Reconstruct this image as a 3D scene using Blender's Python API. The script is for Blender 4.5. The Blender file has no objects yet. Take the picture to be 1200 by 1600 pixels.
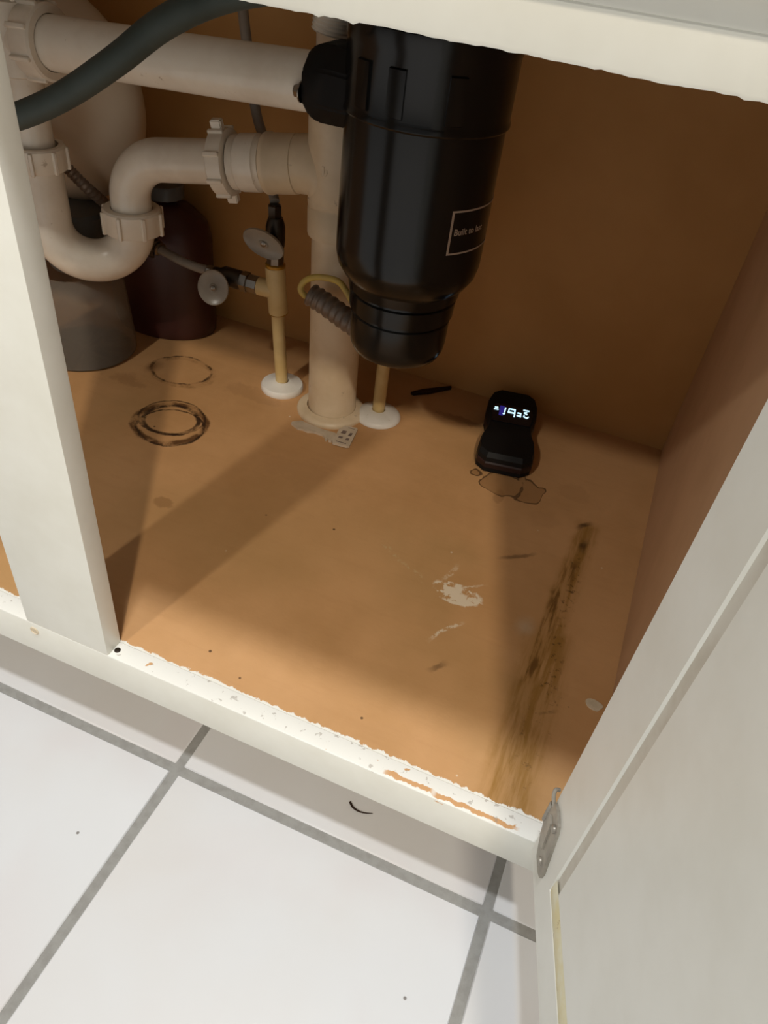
import bpy, bmesh, math, random
from mathutils import Vector, Matrix, noise
random.seed(7)
S = bpy.context.scene
COL = S.collection
R = math.radians

# ------------------------------------------------------------------ camera
cam = bpy.data.cameras.new('camera')
cam.sensor_fit = 'HORIZONTAL'
cam.sensor_width = 36.0
cam.lens = 36.0 * 1157.5 / 1200.0
cam.clip_start = 0.01
camo = bpy.data.objects.new('camera', cam)
COL.objects.link(camo)
cm = Matrix(((0.92023262, 0.37659297, 0.10653476),
             (0.32306514, -0.57729079, -0.7499095),
             (-0.22090911, 0.72450885, -0.65290588)))     # rows: right, down, forward
rt, dn, fw = Vector(cm[0]), Vector(cm[1]), Vector(cm[2])
M4 = Matrix.Identity(4)
for i in range(3):
    M4[i][0] = rt[i]; M4[i][1] = -dn[i]; M4[i][2] = -fw[i]
M4.translation = Vector((0.318734, -0.300079, 0.533))
camo.matrix_world = M4
S.camera = camo

# ------------------------------------------------------------------ world, lamps, exposure
S.view_settings.view_transform = 'Standard'
S.view_settings.look = 'None'
S.view_settings.gamma = 1.0
S.view_settings.use_curve_mapping = False
S.view_settings.exposure = 0.0
w = bpy.data.worlds.new('world'); S.world = w; w.use_nodes = True
bg = w.node_tree.nodes['Background']
bg.inputs[0].default_value = (1.0, 0.98, 0.95, 1)
bg.inputs[1].default_value = 0.25

def lamp(name, loc, power, rad, col):
    l = bpy.data.lights.new(name, 'POINT'); l.energy = power; l.shadow_soft_size = rad; l.color = col
    o = bpy.data.objects.new(name, l); o.location = loc; COL.objects.link(o); return o
lamp('ceiling_lamp_front', (-0.36, -1.85, 2.13), 74, 0.05, (1.0, 0.95, 0.85))
lamp('ceiling_lamp_right', (0.98, -1.80, 2.27), 130, 0.05, (1.0, 0.87, 0.70))
lamp('ceiling_lamp_sink', (0.15, -0.32, 2.30), 116, 0.07, (0.96, 0.98, 1.0))

# ------------------------------------------------------------------ material helpers
def lin(c):
    def f(v):
        v /= 255.0
        return v / 12.92 if v <= 0.04045 else ((v + 0.055) / 1.055) ** 2.4
    return (f(c[0]), f(c[1]), f(c[2]), 1.0)

class NT:
    """small helper around one node tree"""
    def __init__(s, name, rough=0.5, spec=0.5, metal=0.0):
        s.mat = bpy.data.materials.new(name); s.mat.use_nodes = True
        s.t = s.mat.node_tree; s.b = s.t.nodes['Principled BSDF']
        s.b.inputs['Roughness'].default_value = rough
        s.b.inputs['Specular IOR Level'].default_value = spec
        s.b.inputs['Metallic'].default_value = metal
        s._xyz = None
    def put(s, sock, v):
        if hasattr(v, 'links'): s.t.links.new(v, sock)
        elif isinstance(v, (tuple, list)) and len(v) == 3 and sock.type == 'RGBA': sock.default_value = (*v, 1)
        else: sock.default_value = v
    def coord(s):
        n = s.t.nodes.new('ShaderNodeTexCoord'); return n.outputs['Object']
    def xyz(s):
        if not s._xyz:
            n = s.t.nodes.new('ShaderNodeSeparateXYZ'); s.t.links.new(s.coord(), n.inputs[0])
            s._xyz = (n.outputs[0], n.outputs[1], n.outputs[2])
        return s._xyz
    def m(s, op, a, b=None, c=None, clamp=False):
        n = s.t.nodes.new('ShaderNodeMath'); n.operation = op; n.use_clamp = clamp
        s.put(n.inputs[0], a)
        if b is not None: s.put(n.inputs[1], b)
        if c is not None: s.put(n.inputs[2], c)
        return n.outputs[0]
    def noise(s, scale, detail=3, rough=0.5, stretch=None, dist=0.0, off=(0, 0, 0)):
        mp = s.t.nodes.new('ShaderNodeMapping'); s.t.links.new(s.coord(), mp.inputs[0])
        mp.inputs['Location'].default_value = off
        if stretch: mp.inputs['Scale'].default_value = stretch
        n = s.t.nodes.new('ShaderNodeTexNoise'); s.t.links.new(mp.outputs[0], n.inputs['Vector'])
        n.inputs['Scale'].default_value = scale; n.inputs['Detail'].default_value = detail
        n.inputs['Roughness'].default_value = rough; n.inputs['Distortion'].default_value = dist
        return n.outputs['Fac']
    def voro(s, scale, rnd=1.0):
        n = s.t.nodes.new('ShaderNodeTexVoronoi'); s.t.links.new(s.coord(), n.inputs['Vector'])
        n.inputs['Scale'].default_value = scale; n.inputs['Randomness'].default_value = rnd
        return n.outputs['Distance'], n.outputs['Color']
    def step(s, v, lo, hi, a=0.0, b=1.0):
        n = s.t.nodes.new('ShaderNodeMapRange'); n.interpolation_type = 'SMOOTHSTEP'
        s.put(n.inputs[0], v); s.put(n.inputs[1], lo); s.put(n.inputs[2], hi); s.put(n.inputs[3], a); s.put(n.inputs[4], b)
        return n.outputs[0]
    def mix(s, f, a, b, mode='MIX'):
        n = s.t.nodes.new('ShaderNodeMix'); n.data_type = 'RGBA'; n.blend_type = mode
        s.put(n.inputs[0], f); s.put(n.inputs[6], a); s.put(n.inputs[7], b)
        return n.outputs[2]
    def bump(s, h, strength=0.2, dist=0.002):
        n = s.t.nodes.new('ShaderNodeBump'); n.inputs['Strength'].default_value = strength
        n.inputs['Distance'].default_value = dist
        s.t.links.new(h, n.inputs['Height']); s.t.links.new(n.outputs[0], s.b.inputs['Normal'])
    def color(s, c): s.put(s.b.inputs['Base Color'], c)

def simple(name, c1, c2=None, rough=0.5, spec=0.5, metal=0.0, scale=30, bump=0.0, stretch=None):
    n = NT(name, rough, spec, metal)
    f = n.noise(scale, 4, 0.6, stretch)
    a = lin(c1); b = lin(c2) if c2 else tuple(v * 0.82 for v in a[:3]) + (1,)
    n.color(n.mix(n.step(f, 0.35, 0.7), a, b))
    if bump: n.bump(f, bump, 0.001)
    return n

def make_floor_panel_material():
    n = NT('stained_hardboard', 0.50, 0.35)
    x, y, z = n.xyz()
    base = n.mix(n.step(n.noise(7, 4, 0.6), 0.3, 0.72), lin((204, 158, 110)), lin((188, 144, 96)))
    base = n.mix(n.m('MULTIPLY', n.step(n.noise(60, 3, 0.6, (0.25, 2.2, 1)), 0.5, 0.75), 0.09), base, lin((160, 112, 66)))
    base = n.mix(n.m('MULTIPLY', n.step(n.noise(3.1, 3, 0.5, None, 0.4, (3, 1, 0)), 0.5, 0.72), 0.45), base, lin((160, 130, 82)))
    w1 = n.m('SUBTRACT', n.noise(28, 4, 0.65), 0.5)
    w2 = n.m('SUBTRACT', n.noise(28, 4, 0.65, None, 0, (5, 9, 2)), 0.5)
    xw = n.m('ADD', x, n.m('MULTIPLY', w1, 0.014)); yw = n.m('ADD', y, n.m('MULTIPLY', w2, 0.014))
    fine = n.noise(160, 3, 0.7)
    mid = n.noise(45, 4, 0.65, None, 0, (2, 7, 1))
    def rad(cx, cy, rx, ry, X=None, Y=None):
        dx = n.m('DIVIDE', n.m('SUBTRACT', X or x, cx), rx); dy = n.m('DIVIDE', n.m('SUBTRACT', Y or y, cy), ry)
        return n.m('SQRT', n.m('ADD', n.m('MULTIPLY', dx, dx), n.m('MULTIPLY', dy, dy)))
    def ring(cx, cy, rx, ry, wd, lo=0.35, hi=0.62, amp=0.25):
        r = n.m('ADD', rad(cx, cy, rx, ry), n.m('MULTIPLY', w1, amp))
        d = n.m('ABSOLUTE', n.m('SUBTRACT', r, 1.0))
        return n.m('MULTIPLY', n.step(d, wd, wd * 0.35), n.step(mid, lo, hi, 0.15, 1.0))
    def blob(cx, cy, rx, ry, soft=0.5, amp=1.0, src=None):
        r = n.m('ADD', rad(cx, cy, rx, ry), n.m('MULTIPLY', src or w1, amp))
        return n.step(r, 1.0, 1.0 - soft)
    def seg(ax, ay, bx, by, wd, X=None, Y=None):
        X = X or x; Y = Y or y
        L = math.hypot(bx - ax, by - ay); ux, uy = (bx - ax) / L, (by - ay) / L
        px = n.m('SUBTRACT', X, ax); py = n.m('SUBTRACT', Y, ay)
        t = n.m('ADD', n.m('MULTIPLY', px, ux), n.m('MULTIPLY', py, uy))
        s_ = n.m('ABSOLUTE', n.m('SUBTRACT', n.m('MULTIPLY', py, ux), n.m('MULTIPLY', px, uy)))
        inn = n.m('MULTIPLY', n.step(t, -0.01, 0.008), n.step(t, L + 0.01, L - 0.008))
        return n.m('MULTIPLY', n.step(s_, wd, wd * 0.3), inn)
    c = base
    strk = n.noise(30, 4, 0.65, (4.5, 0.45, 1), 0.2, (6, 1, 3))
    dark = lin((52, 34, 22)); brown = lin((104, 70, 30)); rust = lin((84, 52, 26))
    # rust rings left by cans
    for (cx, cy, rx, ry, wd, col, k) in ((-0.153, 0.315, 0.0425, 0.040, 0.14, rust, 0.9), (-0.156, 0.321, 0.033, 0.030, 0.13, dark, 0.95),
                                         (-0.148, 0.308, 0.040, 0.036, 0.06, dark, 0.9), (-0.158, 0.326, 0.040, 0.036, 0.05, dark, 0.8)):
        c = n.mix(n.m('MULTIPLY', ring(cx, cy, rx, ry, wd, 0.33, 0.55), k), c, col)
    c = n.mix(n.m('MULTIPLY', ring(-0.211, 0.425, 0.041, 0.034, 0.07, 0.4, 0.6), 0.85), c, dark)
    c = n.mix(n.m('MULTIPLY', ring(-0.207, 0.421, 0.043, 0.033, 0.16, 0.45, 0.65), 0.5), c, brown)
    c = n.mix(n.m('MULTIPLY', blob(-0.245, 0.413, 0.014, 0.022, 0.8), 0.45), c, rust)
    # faint old spill marks
    for (cx, cy, rx, ry, k) in ((-0.262, 0.368, 0.035, 0.014, 0.3), (-0.10, 0.42, 0.05, 0.020, 0.2), (0.04, 0.31, 0.06, 0.035, 0.1),
                                (-0.076, 0.189, 0.012, 0.009, 0.4), (0.165, 0.512, 0.035, 0.012, 0.45), (0.30, 0.37, 0.02, 0.02, 0.1),
                                (0.2459, 0.386, 0.006, 0.016, 0.3), (0.33, 0.43, 0.03, 0.02, 0.12), (0.21, 0.44, 0.02, 0.04, 0.2)):
        c = n.mix(n.m('MULTIPLY', blob(cx, cy, rx, ry, 0.5, 3.2), k), c, lin((122, 84, 46)))
    lo_ = n.m('SUBTRACT', n.noise(34, 1.5, 0.45, (1.3, 0.8, 1), 0.3, (1, 4, 2)), 0.5)
    r_ = n.m('ADD', rad(0.247, 0.413, 0.040, 0.024), n.m('MULTIPLY', lo_, 2.2))
    c = n.mix(n.m('MULTIPLY', n.step(r_, 1.02, 0.96), 0.45), c, lin((122, 84, 46)))
    c = n.mix(n.m('MULTIPLY', n.step(n.m('ABSOLUTE', n.m('SUBTRACT', r_, 1.0)), 0.06, 0.025), 0.75), c, dark)
    # long water stain running from the front edge to the back on the right
    st = n.m('MAXIMUM', seg(0.352, 0.012, 0.3455, 0.21, 0.030, xw, yw), seg(0.3455, 0.19, 0.352, 0.385, 0.017, xw, yw))
    c = n.mix(n.m('MULTIPLY', st, n.step(strk, 0.35, 0.62, 0.30, 0.92)), c, lin((150, 110, 50)))
    c = n.mix(n.m('MULTIPLY', n.m('MULTIPLY', seg(0.338, 0.14, 0.347, 0.315, 0.009, xw, yw), n.step(strk, 0.46, 0.60)), 0.75), c, lin((96, 64, 32)))
    c = n.mix(n.m('MULTIPLY', n.m('MULTIPLY', seg(0.358, 0.14, 0.352, 0.33, 0.009, xw, yw), n.m('MULTIPLY', n.step(fine, 0.55, 0.63), n.step(mid, 0.42, 0.55))), 0.75), c, lin((70, 46, 24)))
    c = n.mix(n.m('MULTIPLY', n.m('MULTIPLY', seg(0.352, 0.035, 0.360, 0.14, 0.02, xw, yw), n.m('MULTIPLY', n.step(fine, 0.56, 0.64), n.step(mid, 0.48, 0.6))), 0.5), c, lin((84, 56, 28)))
    for (ax, ay, bx, by, wd, k) in ((0.2768, 0.2847, 0.3037, 0.3036, 0.0035, 0.5), (0.351, 0.34, 0.353, 0.352, 0.006, 0.8), (0.343, 0.376, 0.351, 0.386, 0.004, 0.8),
                                    (0.257, 0.117, 0.263, 0.124, 0.004, 0.6), (0.362, 0.115, 0.368, 0.119, 0.002, 0.8)):
        c = n.mix(n.m('MULTIPLY', n.m('MULTIPLY', seg(ax, ay, bx, by, wd, xw, yw), n.step(mid, 0.3, 0.5)), k), c, dark)
    # specks
    d, vc = n.voro(26)
    sp = n.t.nodes.new('ShaderNodeSeparateColor'); n.t.links.new(vc, sp.inputs[0])
    c = n.mix(n.m('MULTIPLY', n.m('MULTIPLY', n.step(d, 0.050, 0.03), n.step(sp.outputs[0], 0.60, 0.62)), 0.8), c, dark)
    d2, vc2 = n.voro(37)
    sp2 = n.t.nodes.new('ShaderNodeSeparateColor'); n.t.links.new(vc2, sp2.inputs[0])
    pale = lin((226, 212, 188))
    c = n.mix(n.m('MULTIPLY', n.m('MULTIPLY', n.step(d2, 0.055, 0.03), n.step(sp2.outputs[1], 0.80, 0.82)), 0.7), c, pale)
    # spilt white paint and scuffs
    p1 = n.m('MULTIPLY', blob(0.2487, 0.2124, 0.026, 0.015, 0.15, 1.2, w2), n.step(mid, 0.44, 0.49))
    c = n.mix(n.m('MULTIPLY', p1, 0.92), c, pale)
    for (ax, ay, bx, by, wd, k) in ((0.246, 0.150, 0.262, 0.176, 0.003, 0.8), (0.232, 0.228, 0.236, 0.246, 0.004, 0.6), (0.252, 0.222, 0.268, 0.236, 0.0018, 0.7)):
        c = n.mix(n.m('MULTIPLY', n.m('MULTIPLY', seg(ax, ay, bx, by, wd, xw, yw), n.step(fine, 0.42, 0.55)), k), c, pale)
    c = n.mix(n.m('MULTIPLY', blob(0.322, 0.203, 0.016, 0.018, 0.9, 1.0), 0.5), c, lin((196, 176, 150)))
    c = n.mix(n.m('MULTIPLY', n.m('MULTIPLY', seg(0.155, 0.245, 0.21, 0.215, 0.004, xw, yw), n.step(fine, 0.52, 0.6)), 0.6), c, lin((196, 172, 130)))
    # white paint lapping over from the face frame with a ragged edge
    e = n.m('ADD', y, n.m('MULTIPLY', n.m('SUBTRACT', n.noise(120, 3, 0.7), 0.5), 0.010))
    c = n.mix(n.step(e, 0.0195, 0.0185), c, lin((232, 232, 224)))
    n.color(c)
    n.put(n.b.inputs['Roughness'], n.step(mid, 0.3, 0.7, 0.42, 0.6))
    n.bump(n.noise(220, 3, 0.6), 0.12, 0.001)
    return n.mat

def make_paint_material(name='white_paint', peel=False):
    n = NT(name, 0.38, 0.45)
    f = n.noise(14, 4, 0.6)
    c = n.mix(n.step(f, 0.3, 0.75), lin((231, 231, 223)), lin((223, 222, 212)))
    d, vc = n.voro(21)
    sp = n.t.nodes.new('ShaderNodeSeparateColor'); n.t.links.new(vc, sp.inputs[0])
    c = n.mix(n.m('MULTIPLY', n.m('MULTIPLY', n.step(d, 0.05, 0.03), n.step(sp.outputs[0], 0.78, 0.8)), 0.6), c, lin((120, 108, 92)))
    if peel:
        x, y, z = n.xyz()
        top = n.step(z, -0.0015, -0.0008)
        nz = n.noise(75, 4, 0.65)
        yy = n.m('ADD', y, n.m('MULTIPLY', n.m('SUBTRACT', nz, 0.5), 0.010))
        c = n.mix(n.m('MULTIPLY', top, 0.7), c, lin((238, 239, 234)))
        band = n.m('MULTIPLY', n.step(n.m('ABSOLUTE', n.m('SUBTRACT', yy, 0.0040)), 0.0022, 0.0017), n.m('MULTIPLY', n.step(x, 0.245, 0.262), n.step(x, 0.368, 0.360)))
        band = n.m('MULTIPLY', band, n.step(n.noise(26, 2, 0.5, (1, 0.2, 0.2)), 0.40, 0.44))
        spot = n.m('MULTIPLY', n.step(n.noise(62, 3, 0.5, None, 0, (1.3, 4, 0)), 0.68, 0.70), n.step(x, 0.005, 0.02))
        pl = n.m('MULTIPLY', n.m('MAXIMUM', band, spot), n.step(z, -0.004, -0.003))
        c = n.mix(pl, c, lin((206, 160, 112)))
        c = n.mix(n.m('MULTIPLY', n.m('MULTIPLY', n.step(n.noise(140, 3, 0.6, None, 0, (8, 0, 0)), 0.62, 0.66), top), 0.5), c, lin((150, 140, 128)))
    n.color(c)
    n.bump(n.noise(90, 4, 0.6), 0.06, 0.001)
    return n.mat

def make_tile_material():
    n = NT('glazed_tile', 0.32, 0.5)
    f = n.noise(2.6, 4, 0.55, None, 0.3)
    c = n.mix(n.step(f, 0.3, 0.7), lin((210, 213, 217)), lin((203, 202, 201)))
    c = n.mix(n.m('MULTIPLY', n.step(n.noise(5, 3, 0.5, None, 0.6, (4, 2, 0)), 0.5, 0.7), 0.3), c, lin((204, 198, 200)))
    d, vc = n.voro(17)
    sp = n.t.nodes.new('ShaderNodeSeparateColor'); n.t.links.new(vc, sp.inputs[0])
    c = n.mix(n.m('MULTIPLY', n.m('MULTIPLY', n.step(d, 0.035, 0.022), n.step(sp.outputs[0], 0.80, 0.81)), 0.8), c, lin((92, 84, 78)))
    n.color(c)
    n.put(n.b.inputs['Roughness'], n.step(f, 0.3, 0.7, 0.28, 0.40))
    n.bump(n.noise(8, 3, 0.5), 0.05, 0.003)
    return n.mat

def make_pvc_material(name='white_pvc', c1=(238, 231, 217), c2=(224, 214, 198), rough=0.24):
    n = NT(name, rough, 0.5)
    f = n.noise(16, 4, 0.6)
    c = n.mix(n.step(f, 0.35, 0.72), lin(c1), lin(c2))
    g = n.noise(70, 4, 0.7, None, 0, (3, 3, 3))
    c = n.mix(n.m('MULTIPLY', n.step(g, 0.66, 0.74), 0.5), c, lin((150, 130, 104)))
    n.color(c); n.b.inputs['Subsurface Weight'].default_value = 0.0
    return n.mat

M = {}
M['board'] = make_floor_panel_material()
M['paint'] = make_paint_material()
M['rail_paint'] = make_paint_material('peeling_white_paint', True)
M['tile'] = make_tile_material()
M['grout'] = simple('grey_grout', (146, 146, 143), (136, 135, 132), 0.9, 0.2, scale=120, bump=0.3).mat
M['wood'] = simple('brown_hardboard', (196, 150, 92), (184, 138, 80), 0.6, 0.3, scale=5).mat
M['side'] = simple('side_hardboard', (206, 168, 132), (192, 154, 118), 0.6, 0.3, scale=6).mat
M['pvc'] = make_pvc_material()
M['pvc_tan'] = make_pvc_material('aged_pvc', (228, 210, 182), (214, 194, 162), 0.42)
M['cpvc'] = make_pvc_material('cream_cpvc', (214, 190, 138), (196, 168, 112), 0.4)
M['white_plastic'] = make_pvc_material('white_plastic', (234, 232, 226), (220, 216, 206), 0.4)
M['black'] = simple('black_plastic', (12, 13, 13), (16, 17, 17), 0.20, 0.36, scale=6).mat
M['black_matt'] = simple('dull_black_plastic', (15, 14, 14), (18, 17, 17), 0.6, 0.22, scale=12).mat
M['chrome'] = simple('dull_chrome', (150, 142, 132), (120, 112, 102), 0.28, 0.5, 1.0, scale=25).mat
M['dark_metal'] = simple('tarnished_metal', (74, 66, 58), (52, 46, 40), 0.38, 0.5, 0.9, scale=30).mat
M['grey_tube'] = simple('grey_tubing', (140, 132, 122), (120, 112, 102), 0.45, 0.4, scale=20).mat
M['conduit'] = simple('grey_conduit', (132, 120, 110), (112, 100, 90), 0.45, 0.5, 0.5, scale=40).mat
M['hose'] = simple('green_black_rubber', (66, 76, 72), (56, 66, 62), 0.55, 0.35, scale=20).mat
M['yellow'] = simple('yellow_cable', (206, 178, 84), (190, 164, 96), 0.45, 0.4, scale=40).mat
M['brass'] = simple('amber_sealant', (190, 140, 40), (150, 108, 30), 0.35, 0.5, 0.3, scale=60).mat
M['hinge'] = simple('painted_hinge', (164, 158, 146), (140, 134, 124), 0.4, 0.5, 0.3, scale=70).mat
M['frost'] = simple('frosted_plastic', (178, 168, 152), (160, 150, 136), 0.3, 0.5, scale=30).mat
M['frost'].node_tree.nodes['Principled BSDF'].inputs['Transmission Weight'].default_value = 0.35
M['tank_white'] = simple('cream_plastic', (214, 196, 170), (202, 182, 156), 0.5, 0.4, scale=6).mat
M['collar'] = simple('charcoal_plastic', (98, 100, 100), (86, 88, 88), 0.4, 0.5, scale=10).mat
M['maroon'] = simple('maroon_plastic', (70, 34, 30), (56, 26, 22), 0.4, 0.5, scale=8).mat
M['counter'] = simple('white_laminate', (225, 222, 214), (214, 210, 202), 0.35, 0.5, scale=10).mat
n_ = NT('yellowed_caulk', 0.5, 0.4)
c_ = n_.mix(n_.step(n_.noise(40, 4, 0.6), 0.35, 0.65), lin((226, 222, 196)), lin((220, 208, 160)))
c_ = n_.mix(n_.m('MULTIPLY', n_.step(n_.noise(85, 4, 0.7, None, 0, (2, 2, 2)), 0.60, 0.68), 0.7), c_, lin((150, 112, 62)))
n_.color(c_); M['caulk'] = n_.mat
M['groove'] = simple('greyer_white_paint', (206, 202, 190), (194, 188, 174), 0.45, 0.4, scale=40).mat  # slightly darker paint tone for the door groove band
M['flake'] = simple('dry_paint', (214, 200, 176), (196, 182, 156), 0.7, 0.3, scale=80).mat
M['tag'] = simple('grey_white_plastic', (206, 192, 172), (190, 174, 152), 0.45, 0.4, scale=60).mat
M['tag_mark'] = simple('grey_print', (128, 112, 104), (108, 94, 88), 0.6, 0.3, scale=80).mat
M['print'] = simple('beige_print', (178, 160, 142), (166, 148, 130), 0.5, 0.3, scale=80).mat
M['stick'] = simple('dark_wood', (54, 32, 18), (40, 24, 14), 0.7, 0.2, scale=60).mat
M['red_trim'] = simple('dark_red_rubber', (40, 18, 15), (32, 15, 12), 0.45, 0.4, scale=30).mat
M['screen'] = simple('screen_glass', (12, 12, 22), (10, 10, 18), 0.2, 0.5, scale=10).mat
n_ = NT('lit_segments'); n_.color((0.3, 0.6, 0.9, 1)); n_.b.inputs['Emission Color'].default_value = (0.62, 0.88, 1.0, 1); n_.b.inputs['Emission Strength'].default_value = 1.25; M['seg'] = n_.mat
n_ = NT('blue_backlight'); n_.color((0.02, 0.02, 0.2, 1)); n_.b.inputs['Emission Color'].default_value = (0.10, 0.07, 0.9, 1); n_.b.inputs['Emission Strength'].default_value = 0.16; M['backlight'] = n_.mat
n_ = NT('smoky_clear_plastic', 0.12, 0.5)
f_ = n_.noise(9, 3); n_.color(n_.mix(f_, lin((228, 220, 208)), lin((214, 206, 194))))
n_.b.inputs['Transmission Weight'].default_value = 0.88; n_.b.inputs['IOR'].default_value = 1.04
M['clear'] = n_.mat

# ------------------------------------------------------------------ mesh helpers
def obj(name, bm, mat, parent=None, smooth=True, angle=40):
    me = bpy.data.meshes.new(name)
    bmesh.ops.recalc_face_normals(bm, faces=bm.faces[:])
    if smooth:
        for f in bm.faces: f.smooth = True
        a = R(angle)
        for e in bm.edges:
            if len(e.link_faces) == 2 and e.calc_face_angle(0) > a: e.smooth = False
    bm.to_mesh(me); bm.free()
    me.materials.append(mat)
    o = bpy.data.objects.new(name, me); COL.objects.link(o)
    if parent is not None: attach(o, parent)
    return o
def world_loc(p):
    v = Vector(p.location)
    while p.parent is not None:
        p = p.parent; v += Vector(p.location)
    return v
def attach(o, parent):
    """meshes are modelled in world coordinates; keep them there under a translated parent"""
    o.parent = parent
    o.location = Vector(o.location) - world_loc(parent)
def thing(name, label, cat, loc, group=None):
    o = bpy.data.objects.new(name, None); o.location = loc; o.empty_display_size = 0.02
    COL.objects.link(o); return tag(o, label, cat, group)
def tag(o, label, cat, group=None):
    o['label'] = label; o['category'] = cat
    if group: o['group'] = group
    return o
def structure(o): o['kind'] = 'structure'; return o

def box(bm, lo, hi, bev=0.0, seg=2):
    c = [(a + b) / 2 for a, b in zip(lo, hi)]; d = [b - a for a, b in zip(lo, hi)]
    r = bmesh.ops.create_cube(bm, size=1, matrix=Matrix.Translation(c) @ Matrix.Diagonal((*d, 1)))
    if bev:
        es = list({e for v in r['verts'] for e in v.link_edges})
        bmesh.ops.bevel(bm, geom=es, offset=bev, segments=seg, affect='EDGES', profile=0.6)
def mkbox(name, lo, hi, mat, parent=None, bev=0.001):
    bm = bmesh.new(); box(bm, lo, hi, bev); return obj(name, bm, mat, parent)

def frame(axis):
    a = Vector(axis).normalized()
    u = Vector((1, 0, 0)) if abs(a.x) < 0.9 else Vector((0, 1, 0))
    u = (u - a * u.dot(a)).normalized(); return a, u, a.cross(u)
def lathe(bm, prof, origin, axis=(0, 0, 1), seg=40, fn=None, cap=True, sx=1.0, sy=1.0):
    """prof: list of (radius, height along axis); fn(theta, i) scales the radius"""
    a, u, v = frame(axis); o = Vector(origin); rings = []
    for i, (r, h) in enumerate(prof):
        ring = []
        for k in range(seg):
            t = 2 * math.pi * k / seg
            rr = r * (fn(t, i) if fn else 1.0)
            ring.append(bm.verts.new(o + a * h + u * (rr * math.cos(t) * sx) + v * (rr * math.sin(t) * sy)))
        rings.append(ring)
    for A, B in zip(rings, rings[1:]):
        for k in range(seg): bm.faces.new((A[k], A[(k + 1) % seg], B[(k + 1) % seg], B[k]))
    if cap:
        bm.faces.new(rings[0][::-1]); bm.faces.new(rings[-1])
def catmull(P, n=8):
    P = [Vector(p) for p in P]; out = []
    Q = [P[0] * 2 - P[1]] + P + [P[-1] * 2 - P[-2]]
    for i in range(1, len(Q) - 2):
        p0, p1, p2, p3 = Q[i - 1:i + 3]
        for k in range(n):
            t = k / n
            out.append(0.5 * ((2 * p1) + (p2 - p0) * t + (2 * p0 - 5 * p1 + 4 * p2 - p3) * t * t + (3 * p1 - p0 - 3 * p2 + p3) * t ** 3))
    out.append(P[-1]); return out
def tube(bm, pts, rad, seg=24, cap=True):
    """rad: number or function(i/n)"""
    pts = [Vector(p) for p in pts]; N = len(pts); rings = []; up = None
    for i, p in enumerate(pts):
        d = (pts[min(i + 1, N - 1)] - pts[max(i - 1, 0)]).normalized()
        if up is None: _, up, _ = frame(d)
        up = (up - d * up.dot(d)).normalized(); w_ = d.cross(up)
        r = rad(i / (N - 1), i) if callable(rad) else rad
        rings.append([bm.verts.new(p + up * (r * math.cos(2 * math.pi * k / seg)) + w_ * (r * math.sin(2 * math.pi * k / seg))) for k in range(seg)])
    for A, B in zip(rings, rings[1:]):
        for k in range(seg): bm.faces.new((A[k], A[(k + 1) % seg], B[(k + 1) % seg], B[k]))
    if cap:
        bm.faces.new(rings[0][::-1]); bm.faces.new(rings[-1])
def slip_nut(name, c, axis, r, h, mat, parent, ribs=8, phase=0.0, inner=0.0235):
    """ribbed compression nut: a chamfered ring with raised grips standing off a thinner skirt"""
    bm = bmesh.new()
    lathe(bm, [(inner, -h * 0.5), (r * 0.93, -h * 0.5), (r * 0.96, -h * 0.44), (r * 0.96, h * 0.42), (r * 0.90, h * 0.5), (inner, h * 0.5), (inner, -h * 0.5)], c, axis, 48, cap=False)
    a, u, v = frame(axis)
    for k in range(ribs):
        t = phase + 2 * math.pi * k / ribs
        d = u * math.cos(t) + v * math.sin(t); s = a.cross(d)
        m = Matrix.Identity(4)
        for i in range(3): m[i][0] = d[i]; m[i][1] = s[i]; m[i][2] = a[i]
        m.translation = Vector(c) + d * (r * 0.975) + a * (-h * 0.05)
        rr = bmesh.ops.create_cube(bm, size=1, matrix=m @ Matrix.Diagonal((r * 0.14, r * 0.13, h * 0.95, 1)))
        es = list({e for vv in rr['verts'] for e in vv.link_edges})
        bmesh.ops.bevel(bm, geom=es, offset=0.0008, segments=1, affect='EDGES')
    return obj(name, bm, mat, parent)
def extrude_poly(bm, pts, z0, z1):
    lo = [bm.verts.new((x, y, z0)) for x, y in pts]; hi = [bm.verts.new((x, y, z1)) for x, y in pts]
    bm.faces.new(lo[::-1]); bm.faces.new(hi)
    n = len(pts)
    for i in range(n): bm.faces.new((lo[i], lo[(i + 1) % n], hi[(i + 1) % n], hi[i]))

# ------------------------------------------------------------------ kitchen floor: grout bed and single tiles
FZ = -0.13
fl = structure(mkbox('floor', (-2.3, -2.8, FZ - 0.03), (2.5, 0.62, FZ - 0.0012), M['grout'], None, 0))
PITCH, GAP = 0.3093, 0.0088
tm = None
for i in range(-7, 8):
    for j in range(-9, 2):
        cx = 0.061 + PITCH * (i + 0.5); cy = -0.005 + PITCH * (j + 0.5)
        if tm is None:
            bm = bmesh.new(); hw = (PITCH - GAP) / 2
            box(bm, (-hw, -hw, -0.007), (hw, hw, 0.0), 0.0012, 1)
            o = obj('tile', bm, M['tile']); tm = o.data
        else:
            o = bpy.data.objects.new('tile', tm); COL.objects.link(o)
        o.location = (cx, cy, FZ + random.uniform(-0.0002, 0.0002)); o.rotation_euler = (random.uniform(-.0006, .0006), random.uniform(-.0006, .0006), 0)
        o.parent = fl

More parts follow.
